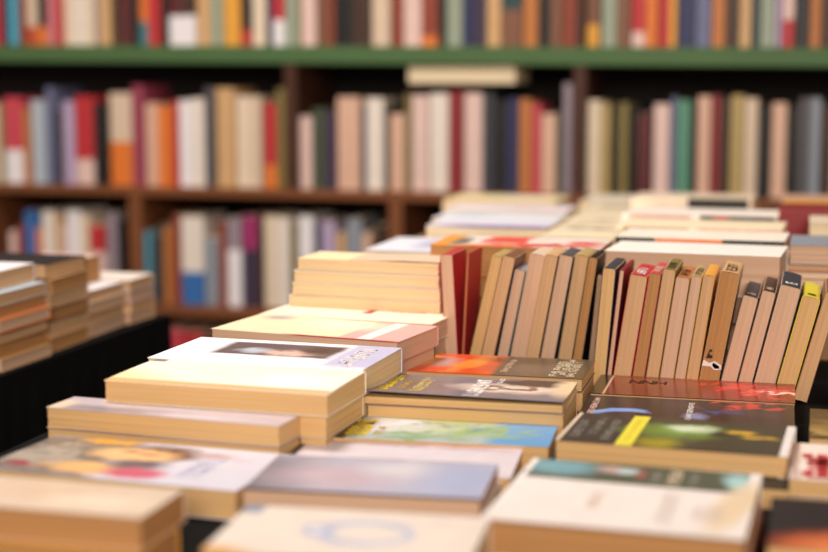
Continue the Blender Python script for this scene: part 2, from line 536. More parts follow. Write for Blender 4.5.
LOW = [
 (-1.756,-1.738,0.748,'pale pink'),(-1.736,-1.721,0.762,'dark red'),(-1.718,-1.691,0.794,'blue'),(-1.688,-1.676,0.756,'orange'),
 (-1.673,-1.643,0.795,'ivory'),(-1.641,-1.628,0.787,'tan'),(-1.626,-1.616,0.765,'pale pink'),(-1.614,-1.581,0.797,'white'),
 (-1.579,-1.557,0.788,'cream'),(-1.554,-1.518,0.767,'red','pale pink',0.708),(-1.515,-1.491,0.794,'mauve grey'),(-1.489,-1.474,0.784,'black'),
 (-1.438,-1.411,0.756,'cyan'),(-1.409,-1.395,0.748,'dark grey'),(-1.392,-1.378,0.771,'black'),(-1.376,-1.359,0.767,'orange brown'),
 (-1.357,-1.338,0.794,'rust'),(-1.335,-1.283,0.792,'ivory','blue',0.670),(-1.279,-1.248,0.745,'pale slate'),(-1.246,-1.229,0.783,'rust'),
 (-1.227,-1.195,0.790,'mauve grey','white',0.722),(-1.192,-1.160,0.795,'magenta','plum',0.723),(-1.158,-1.144,0.781,'dark brown'),
 (-1.142,-1.114,0.797,'cream'),(-1.112,-1.084,0.795,'ivory'),(-1.082,-1.069,0.783,'olive'),(-1.066,-1.032,0.798,'white'),(-1.028,-1.017,0.788,'navy'),
 (-1.014,-0.983,0.789,'mauve'),(-0.981,-0.961,0.764,'tan'),(-0.956,-0.923,0.795,'pale slate'),(-0.921,-0.901,0.766,'tan pink'),
 (-0.896,-0.872,0.783,'dark brown'),
]

shelf_row('TOP', TOP, GZ1, rg)
shelf_row('MID', MID, 0.857, rg)
shelf_row('LOW', LOW, 0.598, rg)
for i, (x, t, h, c, lab) in enumerate(((-1.405, .018, .20, 'black', 'black book at the left of the bottom shelf bay, beside the crimson pair'), (-1.355, .044, .217, 'pink red', 'left one of two fat crimson books in the bay below the lower shelf'),
        (-1.308, .044, .213, 'red', 'right one of two fat crimson books in the bay below the lower shelf'), (-1.268, .03, .208, 'dark brown', 'dark brown book right of the crimson pair, below the lower shelf'),
        (-1.235, .03, .200, 'dark grey', 'dark grey book, second right of the crimson pair, below the lower shelf'))):
    book(lab, h, .14, t, (x, YF + .085, .325 + h / 2 + .0005), SHELF_ROT, colmat(c), PAPER['pale'], 'books below the lower shelf', nx=2, rnd=.003, seed=i)

# ------------------------------------------------------------------ tables
cloth_m = plain('black_table_cloth', (14, 13, 14), 0.9, 0.1, 0.1, 20)
def table(label, x0, x1, y0, y1, top):
    cx, cy = (x0 + x1) / 2, (y0 + y1) / 2
    t = thing('table', label, 'table', (cx, cy, 0))
    hx, hy = (x1 - x0) / 2, (y1 - y0) / 2
    bevel_box('table_top', -hx, hx, -hy, hy, top - 0.03, top - 0.0035, dark_wood, t, 0.002)
    for sx in (-1, 1):
        for sy in (-1, 1):
            bevel_box('leg', sx * (hx - 0.06) - 0.02, sx * (hx - 0.06) + 0.02, sy * (hy - 0.06) - 0.02, sy * (hy - 0.06) + 0.02, 0.0, top - 0.03, dark_wood, t, 0.002)
    # cloth: flat on top, hanging with soft folds to the floor
    vs, fs = [], []
    per = []
    n = 60
    for (ax, ay, bx, by) in ((-hx, -hy, hx, -hy), (hx, -hy, hx, hy), (hx, hy, -hx, hy), (-hx, hy, -hx, -hy)):
        for i in range(n):
            per.append((ax + (bx - ax) * i / n, ay + (by - ay) * i / n, 0 if i else 1))
    m = len(per)
    rows = [(0.0, 0.004), (0.012, 0.006), (0.25, 0.4), (0.5, 0.8), (0.735, 1.0)]
    for ri, (dz, f) in enumerate(rows):
        for i, (x, y, _) in enumerate(per):
            q = math.hypot(x / hx, y / hy)
            ox = 1 if abs(x) > hx - 1e-6 else 0
            oy = 1 if abs(y) > hy - 1e-6 else 0
            w = (0.006 + f * (0.010 + 0.012 * math.sin(i * 1.15) + 0.006 * math.sin(i * 0.53 + 1)))
            vs.append((x + math.copysign(w, x) * ox, y + math.copysign(w, y) * oy, top - dz))
    for ri in range(len(rows) - 1):
        for i in range(m):
            a, b = ri * m + i, ri * m + (i + 1) % m
            fs.append((a, a + m, b + m, b))
    fs.append(tuple(range(m)))
    mesh_obj('table_cloth', vs, fs, cloth_m, t)
TOPZ = 0.772
LEFTZ = 0.75
table('long table in a black cloth, covered with the nearest and sharpest books', -0.66, 0.42, 0.62, 2.72, TOPZ)
table('black-cloth table on the left, lined with blurred book piles', -1.85, -0.905, 1.50, 1.982, LEFTZ)

# ------------------------------------------------------------------ flat books on the main table
FLAT = {
 'R1': (-0.1005,1.1965,0.8070,0.1792,0.104,0.0175,-2.5),
 'R2': (-0.1163,1.0023,0.8070,0.1677,0.168,0.024,-1.5),
 'R3a': (-0.1081,1.4613,0.7910,0.1913,0.104,0.018,1.0),
 'R3b': (-0.1058,1.3494,0.7910,0.1890,0.105,0.018,1.5),
 'M1': (-0.2725,0.8657,0.8090,0.1622,0.1,0.022,4.4),
 'M2': (-0.3024,1.0173,0.8040,0.1690,0.1,0.014,5.0),
 'M3': (-0.3126,1.1303,0.7890,0.1850,0.094,0.016,5.0),
 'M4': (-0.3006,1.2209,0.7920,0.1896,0.088,0.0195,4.0),
 'M5': (-0.2961,1.3099,0.8100,0.1802,0.105,0.008,2.0),
 'M6': (-0.3008,1.4522,0.8050,0.1813,0.1,0.013,1.0),
 'L1': (-0.4828,0.8615,0.8200,0.1719,0.068,0.0215,0.0),
 'L2': (-0.5009,1.0450,0.7950,0.2150,0.112,0.0225,-3.0),
 'L3': (-0.5136,1.1364,0.8145,0.2150,0.046,0.018,-4.0),
 'L4': (-0.4803,1.1976,0.8347,0.2040,0.098,0.02,-2.0),
 'L5': (-0.4826,1.3053,0.8352,0.2090,0.118,0.024,-2.0),
 'L6': (-0.4790,1.4379,0.8380,0.2069,0.105,0.02,-8.0),
 'L7': (-0.4733,1.5550,0.8370,0.1989,0.11,0.02,-6.0),
}
I3 = Matrix.Identity(3)
def flip_curl(amp, Wd, pw=2.0, xa=0.0, L=0.2):
    """front edge of the top board lifts a little (card that has curled)"""
    def f(x, y):
        v = max(0.0, 0.5 - y / Wd)
        return amp * v ** pw * (1 + xa * x / L)
    return f
def flat_book(key, label, base, layers, pg, group=None, lift=None, rough=0.35, letters=(), jit=0.0005, spec=0.5, grain=0.05, dz=0.0):
    cx, cy, zt, L, Wd, T, yaw = FLAT[key]
    m = art('cover_art_' + key.lower(), base, layers, L, Wd, rough, spec, grain)
    o = book(label, L, Wd, T, (cx, cy, zt - T / 2 + dz), rotz(yaw), m, PAPER[pg], group, lift=lift, seed=sum(map(ord, key)), jit=jit)
    hx, hy = L / 2, Wd / 2
    for i, (x0, x1, y0, y1, lines, col, along, wt, sh) in enumerate(letters):
        lettering(o, T / 2, x0 * hx, x1 * hx, y0 * hy, y1 * hy, lines, INK[col], seed=i * 7 + len(key) + ord(key[-1]), lift=lift, along=along, weight=wt, sh=sh)
    return o
INK = {k: plain(k + '_ink', c, 0.5, 0.3, 0.03) for k, c in {
    'white': (236, 226, 222), 'paleyellow': (222, 196, 120), 'yellow': (232, 200, 50), 'grey': (150, 145, 135), 'pink': (220, 180, 170), 'dark': (40, 28, 24),
    'red': (196, 60, 60), 'tan': (205, 170, 140), 'cream': (215, 195, 165), 'faint': (214, 200, 192), 'blue': (170, 185, 215), 'lavender': (190, 188, 215), 'gold': (210, 170, 60)}.items()}

flat_book('R1', 'dark green book with a yellow band, lying at the front right', (58, 54, 52), [
    ('r', .28, 0, .62, .94, 0, (62, 62, 48), .12, 0), ('e', .0, .1, .38, .42, 0, (118, 150, 64), .6, .35), ('e', .1, .35, .2, .22, 0, (205, 220, 188), .5, .25),
    ('e', -.12, -.75, .18, .3, 0, (160, 150, 40), .6, .2), ('e', .42, .1, .12, .25, 0, (44, 50, 44), .5, .2),
    ('e', .55, .28, .14, .10, -4, (214, 170, 50), .35, .25), ('e', .72, .0, .14, .09, -6, (206, 164, 52), .35, .25), ('r', -.40, 0, .075, 1.1, 0, (232, 222, 70), .02, 0),
    ('r', .965, 0, .04, 1.1, 0, (236, 230, 226), .05, 0), ('r', -.985, 0, .02, 1.1, 0, (225, 205, 180), .2, 0)], 'golden', rough=.32,
    letters=[(-.92, -.82, -.7, .6, 1, 'grey', 'y', .13, 0), (-.78, -.68, -.5, .8, 1, 'grey', 'y', .13, 0), (-.63, -.55, -.8, .8, 1, 'grey', 'y', .16, 0), (-.43, -.37, -.8, .8, 1, 'gold', 'y', .07, 0)])
flat_book('R2', 'large white book with a dark green photo band, at the front edge on the right', (236, 226, 220), [
    ('r', -.02, .66, .93, .33, -2, (82, 88, 70), .03, 0), ('e', -.72, .75, .32, .25, 0, (120, 165, 175), .5, .15), ('e', .88, .6, .14, .3, 20, (165, 205, 205), .4, .1),
    ('e', -.25, .78, .14, .10, 0, (190, 160, 150), .4, .1), ('e', -.12, .76, .10, .10, 0, (190, 205, 205), .3, .1), ('e', .0, .66, .05, .12, 0, (150, 90, 80), .5, .1),
    ('r', .96, .6, .05, .5, 0, (240, 232, 228), .05, 0), ('r', -.975, .3, .03, 1.1, 0, (240, 232, 226), .1, 0), ('e', .85, -.1, .14, .75, -8, (228, 204, 172), .35, .15),
    ('e', -.1, 1.03, 1.1, .04, 0, (160, 160, 70), .4, .05)],
    'brown', rough=.4, lift=flip_curl(.0015, .166, 3), letters=[(.1, .2, .42, .93, 1, 'grey', 'y', .2, 0), (.24, .36, .42, .95, 1, 'cream', 'y', .22, 0), (.42, .5, .45, .85, 1, 'grey', 'y', .2, 0),
    (-.3, -.18, -.45, .1, 1, 'tan', 'y', .12, 0), (.28, .42, -.75, .2, 2, 'faint', 'y', .16, 0), (.55, .78, -.6, -.1, 3, 'faint', 'y', .16, 0)])
flat_book('R3a', 'rust-brown book with a red splash of art, lying right in front of the upright row', (112, 52, 36), [
    ('e', -.2, .4, .5, .5, 0, (130, 64, 44), .6, .4), ('e', .62, -.1, .42, .8, 0, (150, 34, 32), .5, .9), ('e', .45, .2, .22, .3, 0, (206, 58, 50), .25, 1.2),
    ('e', .8, -.2, .18, .3, 0, (215, 78, 68), .3, 1.2), ('e', .84, -.25, .13, .12, 0, (245, 205, 195), .3, .6), ('e', .2, .75, .35, .06, -2, (200, 74, 56), .5, .3),
    ('r', -.95, 0, .08, 1.2, 0, (46, 38, 28), .05, 0), ('r', -.865, 0, .012, 1.1, 0, (196, 160, 130), .3, 0)], 'tan', rough=.22,
    letters=[(-.66, -.25, .02, .42, 1, 'dark', 'x', .16, 0)])
flat_book('R3b', 'black book with a blue arc and small white lettering, partly under the yellow-banded one', (30, 28, 31), [
    ('e', .1, .6, 1.0, .5, 0, (46, 42, 44), .8, .1), ('e', -.62, -.42, .26, .46, -12, (120, 160, 225), .12, .12), ('e', -.56, -.62, .28, .40, -12, (30, 30, 40), .15, .1), ('e', .1, -.35, .12, .2, 0, (120, 130, 170), .5, .2),
    ('e', .52, .75, .16, .4, -15, (196, 60, 50), .3, 1.2), ('e', .35, .1, .2, .12, 0, (44, 70, 140), .5, .8), ('e', .8, .1, .2, .3, 0, (44, 40, 42), .6, .1)], 'tan', rough=.28,
    letters=[(-.93, -.86, -.7, .95, 1, 'pink', 'y', .2, 0), (.0, .06, -.9, .75, 1, 'white', 'y', .22, 0)])
flat_book('M1', 'cream book with a pale blue oval emblem, at the front of the middle column', (226, 212, 200), [
    ('e', .10, .02, .40, .52, 0, (176, 182, 206), .10, .06), ('e', .12, .02, .31, .34, 0, (226, 213, 202), .12, .05), ('e', -.27, .05, .12, .26, 0, (170, 178, 208), .3, .1),
    ('e', -.28, .05, .06, .1, 0, (238, 226, 216), .3, .05), ('r', -.93, .93, .09, .3, 0, (130, 140, 160), .15, 0), ('e', -.9, -1, .2, .2, 0, (220, 160, 80), .5, 0)], 'golden', rough=.45)
flat_book('M2', 'glossy lavender-grey book with a dark rim, behind the oval-emblem book', (184, 184, 204), [
    ('e', -.95, -.2, .4, 1.2, 0, (120, 116, 128), .6, .1), ('e', -.3, -.1, .5, .6, 0, (200, 178, 188), .7, .15), ('e', .2, .4, .3, .4, 0, (212, 208, 214), .7, .15),
    ('e', .75, 0, .3, .9, 0, (172, 180, 210), .6, .1), ('r', 0, -1.0, 1.2, .075, 0, (44, 36, 40), .2, 0), ('e', 0, 1.05, 1.0, .12, 0, (120, 92, 96), .5, .1)], 'pink', rough=.3)
flat_book('M3', 'pale pinkish white book lying half under the lavender-grey one', (222, 212, 220), [
    ('e', -.2, .9, .5, .12, 0, (184, 160, 160), .6, .3), ('e', .5, .8, .35, .14, 0, (205, 170, 175), .6, .3), ('r', -1, 0, .06, 1.2, 0, (60, 50, 52), .2, 0), ('e', .1, 1.02, 1, .07, 0, (150, 110, 110), .5, .2)], 'golden', rough=.3)
flat_book('M4', 'blue and green painted cover with chunky yellow lettering, in the middle column', (176, 190, 190), [
    ('e', -.35, .1, .42, .8, 0, (222, 220, 236), .5, .5), ('e', .0, .3, .24, .3, 0, (120, 130, 130), .4, 1.0), ('e', .05, .0, .45, .35, 0, (190, 204, 170), .5, .9),
    ('e', -.2, -.6, .5, .3, 0, (140, 172, 132), .5, .9), ('e', .2, .75, .8, .22, 0, (176, 184, 110), .6, .6), ('r', .8, 0, .34, 1.1, 0, (98, 160, 212), .2, .15), ('e', .42, -.05, .3, .45, 0, (150, 180, 120), .35, 1.0),
    ('e', .38, .1, .15, .2, 0, (96, 150, 150), .4, .8), ('r', -.95, 0, .14, 1.2, 0, (72, 60, 50), .1, 0), ('e', .78, .98, .2, .12, 0, (150, 70, 60), .5, .1)], 'golden', rough=.3,
    letters=[(-.84, -.64, -.85, .9, 1, 'yellow', 'y', .36, 0), (-.60, -.50, -.7, .2, 1, 'gold', 'y', .2, 0)])
flat_book('M5', 'grey book with a pale face, cover curling up at the front edge', (136, 126, 134), [
    ('e', -.7, .0, .35, .8, 0, (128, 108, 96), .7, .3), ('e', .38, .05, .55, .42, 0, (228, 208, 192), .3, .25), ('e', .2, .05, .13, .26, 0, (104, 84, 84), .25, .2), ('e', .22, .05, .06, .12, 0, (232, 212, 198), .2, .1),
    ('e', .5, .0, .15, .10, 0, (100, 64, 54), .3, .3), ('e', .62, .1, .05, .2, 0, (140, 100, 84), .4, .2), ('e', .62, .62, .42, .32, -6, (74, 60, 52), .25, .2), ('e', .35, -.8, .5, .2, 0, (128, 122, 128), .4, .2), ('e', .95, .3, .15, .8, 0, (232, 208, 170), .4, .1),
    ('r', -.98, 0, .04, 1.1, 0, (70, 58, 52), .2, 0)], 'golden', rough=.3, lift=flip_curl(.0042, .105, 2.2, -.5, .18),
    letters=[(-.9, -.78, -.75, .9, 1, 'yellow', 'y', .3, 0), (-.72, -.64, -.5, .5, 1, 'gold', 'y', .18, 0), (-.58, -.44, -.8, .75, 2, 'paleyellow', 'y', .2, 0), (-.02, .16, -.95, .9, 1, 'white', 'y', .3, 0), (.2, .26, .4, .95, 1, 'white', 'y', .2, 0)])
flat_book('M6', 'half orange-red, half olive-brown book at the foot of the left upright row', (96, 82, 64), [
    ('r', -.5, 0, .52, 1.2, 0, (220, 84, 42), .06, .06), ('e', -.3, .1, .12, .9, -10, (236, 140, 60), .4, .3), ('e', -.62, .1, .16, .45, 0, (190, 150, 140), .5, .3), ('e', -.85, .3, .12, .6, 0, (240, 150, 60), .5, .2),
    ('e', .4, -.3, .4, .5, 0, (112, 94, 78), .7, .3), ('e', .2, .6, .4, .3, 0, (82, 68, 50), .7, .2)], 'golden', rough=.3,
    letters=[(.08, .16, -.8, .7, 1, 'tan', 'y', .22, 0), (.62, .90, -.9, .9, 3, 'cream', 'y', .26, 0)])
flat_book('L1', 'plain cream book at the bottom left corner of the picture', (214, 192, 170), [
    ('e', .0, .2, .5, .5, 0, (214, 184, 158), .7, .6), ('e', .5, -.2, .35, .3, 0, (232, 210, 186), .6, .4)], 'brown', rough=.45)
flat_book('L2', 'cover with a peach-toned face and pink clothing, second book from the bottom left', (216, 214, 228), [
    ('r', -.7, 0, .52, 1.1, 0, (128, 116, 108), .2, .25), ('e', -.72, -.1, .28, .5, 0, (176, 164, 150), .4, 1.2), ('e', -.78, -.6, .12, .12, 0, (160, 70, 80), .4, .4), ('e', -.45, .85, .28, .14, 6, (220, 160, 60), .3, .5),
    ('e', .06, .45, .3, .4, 10, (92, 56, 44), .35, .25), ('e', -.12, .28, .33, .34, 4, (240, 192, 136), .25, .15), ('e', .0, .35, .10, .07, 0, (200, 120, 100), .5, .1), ('e', -.18, .42, .08, .05, 0, (150, 100, 80), .5, .1), ('e', -.25, -.55, .35, .28, 0, (238, 186, 124), .35, .2), ('e', .04, -.2, .22, .24, 0, (104, 96, 104), .35, .2),
    ('e', .12, -.62, .24, .26, 0, (206, 96, 122), .3, .15), ('e', .42, .55, .18, .1, 8, (196, 160, 160), .5, .5)], 'golden', rough=.28,
    letters=[(.42, .62, -.6, .6, 2, 'lavender', 'y', .14, 0)])
flat_book('L3', 'thick book with a grey-lavender cover, ledge under the big cream one', (196, 182, 188), [
    ('e', -.4, -.6, .6, .4, 0, (150, 136, 142), .6, .3), ('e', .3, -.7, .4, .3, 0, (206, 196, 206), .6, .3), ('e', -.95, -.4, .1, .8, 0, (226, 206, 180), .4, .1)], 'golden', rough=.35)
flat_book('L4', 'big cream-white book topping the left column, corner edge towards the camera', (250, 236, 216), [
    ('e', -.95, -.6, .35, .6, 20, (248, 218, 170), .6, .1), ('r', -.93, .93, .07, .16, 0, (130, 110, 100), .2, 0), ('e', .1, .1, .6, .4, 0, (250, 232, 216), .6, .4), ('e', .6, -.2, .35, .6, 0, (252, 242, 232), .6, .2)], 'golden', rough=.5,
    lift=flip_curl(-.0012, .098, 3))
flat_book('L5', 'bright white book with a small brown portrait and lavender corner', (250, 248, 250), [
    ('r', -.02, .22, .56, .52, 0, (104, 86, 88), .08, .05), ('e', .1, .0, .28, .22, 0, (226, 186, 172), .4, .3), ('e', -.25, .1, .12, .2, 0, (190, 196, 205), .5, .2), ('e', .35, .3, .16, .3, 0, (80, 58, 52), .5, .2),
    ('r', .82, .1, .24, .95, 0, (196, 194, 224), .15, .1), ('e', -.3, -.6, .5, .16, 0, (220, 224, 240), .7, .1)], 'cream', rough=.4,
    letters=[(.66, .86, -.8, .7, 1, 'white', 'y', .2, 0)])
flat_book('L6', 'cream and pink book with a white diagonal stripe, behind the white portrait book', (240, 220, 184), [
    ('r', .72, 0, .36, 1.1, 0, (232, 172, 166), .06, 0), ('r', .62, 0, .07, 1.1, 0, (248, 236, 228), .1, 0), ('e', -.7, .7, .16, .2, 0, (180, 160, 160), .5, .1), ('r', .45, -.97, .6, .05, 0, (176, 60, 70), .2, 0), ('e', .1, .4, .4, .5, 0, (248, 232, 204), .6, .3)],
    'pink', rough=.45)
flat_book('L7', 'cream book with small red lettering, directly in front of the tall stack', (246, 230, 206), [
    ('e', .2, .3, .4, .5, 0, (244, 216, 196), .6, .3), ('e', .45, .35, .16, .08, 0, (205, 150, 140), .5, .4)], 'pink', rough=.45,
    letters=[(.02, .14, -.3, .4, 1, 'red', 'y', .3, 0), (.3, .75, .05, .35, 1, 'tan', 'x', .14, 0)])

# books lying under the visible ones, down to the table cloth
FILLC = ['tan', 'maroon', 'cream', 'dark slate', 'beige', 'rust', 'olive', 'pale slate', 'navy', 'tan pink', 'dark green', 'brown']
frg = random.Random(3)
DEEP = ['directly under', 'second below', 'third below', 'fourth below', 'fifth below', 'sixth below', 'seventh below', 'eighth below', 'ninth below']
def fill_under(name, cx, cy, z, L, Wd, yaw, pg='golden', firstcol=None, base=TOPZ, off=0.002, grp='books stacked under others on the main table'):
    gap = z - base
    if gap < 0.004:
        return
    n = max(1, round(gap / 0.027))
    T = gap / n
    for i in range(n):
        c = firstcol if (i == 0 and firstcol) else frg.choice(FILLC)
        zc = z - T * (i + 0.5)
        dl, dw = frg.uniform(0.0, 0.006), frg.uniform(0.0, 0.006)
        book('%s book %s %s' % (c, DEEP[i], name), L - dl, Wd - dw, T - 0.0006, (cx + frg.uniform(-off, off), cy + frg.uniform(-off, off), zc), rotz(yaw + frg.uniform(-0.6, 0.6)),
             colmat(c), PAPER[pg], grp, nx=2, seed=i + int(cx * 1000))
def under(key, name, **k):
    cx, cy, zt, L, Wd, T, yaw = FLAT[key]
    dx, dy, dL, dW = k.pop('adj', (0, 0, 0, 0))
    fill_under(name, cx + dx, cy + dy, zt - T, L + dL, Wd + dW, yaw, **k)
under('R1', 'the yellow-banded green book', adj=(.004, -.032, 0, 0), firstcol='black')
under('R2', 'the white photo-band book', pg='brown', firstcol='rust')
under('R3a', 'the red-splash book')
under('R3b', 'the black blue-arc book', adj=(0, .009, 0, -.02))
under('M1', 'the oval-emblem book', firstcol='orange brown', adj=(-.012, -.004, 0, 0))
under('M2', 'the lavender-grey book', adj=(0, 0.008, 0, 0), pg='pink')
under('M4', 'the blue painted book', pg='golden', adj=(0.0, 0.004, 0, -.008))
under('M5', 'the curled grey face book', firstcol='tan', adj=(.001, 0.0, 0, 0))
under('M6', 'the orange and olive book')
under('L1', 'the corner cream book', pg='brown', firstcol='yellow orange', adj=(.002, -.012, 0, 0))
under('L2', 'the peach face book')
under('L3', 'the grey-lavender ledge book')
FLAT['L4b'] = (FLAT['L4'][0] - .001, FLAT['L4'][1] + .002, FLAT['L4'][2] - FLAT['L4'][5] - .0003, FLAT['L4'][3] - .003, .094, .0195, -2.0)
flat_book('L4b', 'book under the big cream one, seen only at its right end', (222, 204, 176), [], 'golden')
under('L4b', 'the support of the big cream book')
under('L5', 'the white portrait book', pg='cream')
under('L6', 'the cream and pink book', pg='pink')
under('L7', 'the red-lettered cream book', pg='pink', adj=(0, .004, 0, -.006))

# tall stack of four at the back of the left column
TS = [(-.4710, .0145, 'beige', 0.0), (-.4730, .0142, 'ivory', .5), (-.4725, .0140, 'cream', -.4), (-.4745, .0145, 'cream', .3)]
zt = 1.09 - .1975
for i, (x, T, c, a) in enumerate(TS):
    nm = ['top book', 'second book', 'third book', 'bottom book'][i]
    book('%s of the tall stack of four at the back left' % nm, .166 + .004 * i, .068 + .012 * i, T - .0004, (x, 1.598 + .006 * i, zt - T / 2), rotz(a - 3.0), colmat(c), PAPER['cream'], 'tall stack of four books', seed=40 + i, jit=.0012, nx=4,
         lift=(lambda x, y: 0.0015 * math.sin(x * 30)) if i == 0 else None)
    zt -= T

# ------------------------------------------------------------------ upright rows, spine up, page ends towards the camera
U1 = [
  (-0.3696,1.5400,0.7735,0.1316,0.0135,-3.3000),
  (-0.3604,1.5400,0.7735,0.1323,0.0029,2.6000),
  (-0.3517,1.5400,0.7735,0.1328,0.0120,12.3000),
  (-0.3366,1.5400,0.7735,0.1342,0.0139,11.9000),
  (-0.3205,1.5400,0.7735,0.1191,0.0112,11.0000),
  (-0.3041,1.5400,0.7735,0.1355,0.0164,10.3000),
  (-0.2877,1.5400,0.7735,0.1359,0.0131,10.1000),
  (-0.2719,1.5400,0.7735,0.1357,0.0148,9.8000),
  (-0.2533,1.5400,0.7735,0.1352,0.0143,8.6000),
  (-0.2388,1.5400,0.7735,0.1343,0.0100,8.0000),
  (-0.2227,1.5400,0.7735,0.1149,0.0068,5.0000),
]
U2 = [
  (-0.2079,1.5000,0.7745,0.1265,0.0133,4.5000),
  (-0.1979,1.5000,0.7745,0.1252,0.0047,5.8000),
  (-0.1855,1.5000,0.7745,0.1213,0.0179,8.2000),
  (-0.1691,1.5000,0.7745,0.1238,0.0119,8.0000),
  (-0.1552,1.5000,0.7745,0.1283,0.0129,7.8000),
  (-0.1407,1.5000,0.7745,0.1206,0.0139,7.8000),
  (-0.1274,1.5000,0.7745,0.1221,0.0105,7.8000),
  (-0.1155,1.5000,0.7745,0.1235,0.0113,7.8000),
  (-0.0993,1.5000,0.7745,0.1278,0.0190,9.5000),
  (-0.0808,1.5000,0.7745,0.1054,0.0155,12.6000),
  (-0.0648,1.5000,0.7745,0.1112,0.0140,12.7000),
  (-0.0459,1.5000,0.7745,0.1171,0.0209,12.9000),
  (-0.0252,1.5000,0.7745,0.1071,0.0176,13.6000),
  (-0.0079,1.5000,0.7745,0.1122,0.0139,14.2000),
]
UL = 0.065
UL2 = 0.092
def upright_book(label, row, L, cmat, pmat, group, letters=None, seed=0, dy=0.0):
    xb, Y, zb, H, T, a = row
    s, c = math.sin(R(a)), math.cos(R(a))
    rot = Matrix(((0, s, c), (1, 0, 0), (0, c, -s)))
    ctr = (xb + s * H / 2, Y + L / 2 + dy, zb + c * H / 2)
    o = book(label, L, H, T, ctr, rot, cmat, pmat, group, nx=4, seed=seed, rnd=min(0.003, T * .3), inset=0.0003, ct=0.0005)
    return o
def spine_title(o, L, H, T, x0, x1, col, seed):
    """title on the upward spine: drawn in the local x/z plane at y = H/2"""
    e = lettering(o, 0, x0, x1, -T * .32, T * .32, 1, INK[col], seed=seed, along='x', weight=.2)
    if e:
        for v in e.data.vertices:
            v.co = (v.co.x, H / 2 + .0005, -v.co.y)
    return e
U1C = [('red', 'pink', 'thin pink-paged book with a red cover, leaning left at the row end'), ('red', 'brown', 'slim book with a bright red cover, second from the left of the left upright row'),
       ('olive tan', 'golden', 'golden-paged upright book leaning right against the dark cover edge beside it'), ('brown', 'tan', 'shaded upright book, fourth from the left in the left row'),
       ('pale slate', 'pink', 'short upright book with a silvery grey spine end'), ('beige', 'pink', 'wide upright book just right of the silvery grey spine'),
       ('tan', 'tan', 'shaded tan upright book, middle of the left row'), ('dark grey', 'pink', 'pale upright book with a grey cover edge, right half of the left row'),
       ('olive tan', 'tan', 'third from the right end of the left upright row'), ('black', 'brown', 'orange-brown paged upright book with a black cover'),
       ('brown', 'pink', 'very thin low book at the right end of the left upright row')]
for i, (row, (c, p, lab)) in enumerate(zip(U1, U1C)):
    o = upright_book(lab if len(lab.split()) > 3 else lab, row, UL, colmat(c, .35), PAPER[p], 'upright books in the left row', seed=60 + i, dy=(.004 * ((i * 7) % 3)))
U2C = [('dark slate', 'golden', 'grey-spined upright book opening the right row', None), ('dark red', 'pink', 'very thin upright book with a dark red cover', None),
       ('red', 'tan', 'thick upright book with a bright red spine and white title', 'white'), ('pink red', 'brown', 'brown-paged upright book with a red spine, beside the thick red one', 'cream'),
       ('olive', 'tan', 'upright book with a mottled olive spine', 'dark'), ('orange brown', 'pink', 'pink-paged upright book with a gold-brown spine', 'dark'),
       ('olive tan', 'pink', 'narrow upright book with a tan-olive spine', 'dark'), ('yellow orange', 'tan', 'upright book with a honey-coloured spine', None),
       ('tan', 'brown', 'wide brown-paged upright book with a torn black and white label low down', 'dark'), ('dark slate', 'pink', 'upright book with a black and maroon spine', 'tan'),
       ('dark brown', 'pink', 'upright book with a dark brown spine and pale title', 'tan'), ('dark slate', 'pink', 'thick upright book with a charcoal spine and white title', 'white'),
       ('yellow', 'golden', 'upright book with a bright yellow cover', 'dark'), ('brown', 'tan', 'last upright book on the right, leaning most', None)]
for i, (row, (c, p, lab, ink)) in enumerate(zip(U2, U2C)):
    UL2 = 0.104 if i >= 9 else 0.088
    o = upright_book(lab, row, UL2, colmat(c, .35), PAPER[p], 'upright books in the right row', seed=80 + i)
    if ink:
        spine_title(o, UL2, row[3], row[4], -UL2 * .42, -UL2 * .25 if i > 8 else UL2 * .2, ink, 90 + i)
    if i == 8:
        # torn label low on the page end
        L_, H_, T_ = UL2, row[3], row[4]
        def patch(name, pts, mt):
            vs = [(-L_ / 2 - .0012, y, z) for (z, y) in pts]
            vs += [(-L_ / 2 + .0005, y, z) for (z, y) in pts]
            n = len(pts)
            fs = [tuple(range(n))[::-1], tuple(range(n, 2 * n))] + [(k, (k + 1) % n, n + (k + 1) % n, n + k) for k in range(n)]
            mesh_obj(name, vs, fs, mt, o)
        patch('label', [(-.009, -.028), (-.003, -.030), (.002, -.027), (.009, -.030), (.0095, -.034), (.003, -.036), (-.001, -.033), (-.0095, -.034)], INK['white'])
        patch('label_print', [(.001, -.0285), (.007, -.031), (.008, -.0335), (.003, -.0345), (.0, -.0315)], INK['dark'])
        patch('label_print', [(-.007, -.0255), (-.005, -.0165), (-.0025, -.0160), (-.0025, -.018), (-.0045, -.0185), (-.0045, -.0215), (-.001, -.0225), (-.001, -.0245)], INK['dark'])

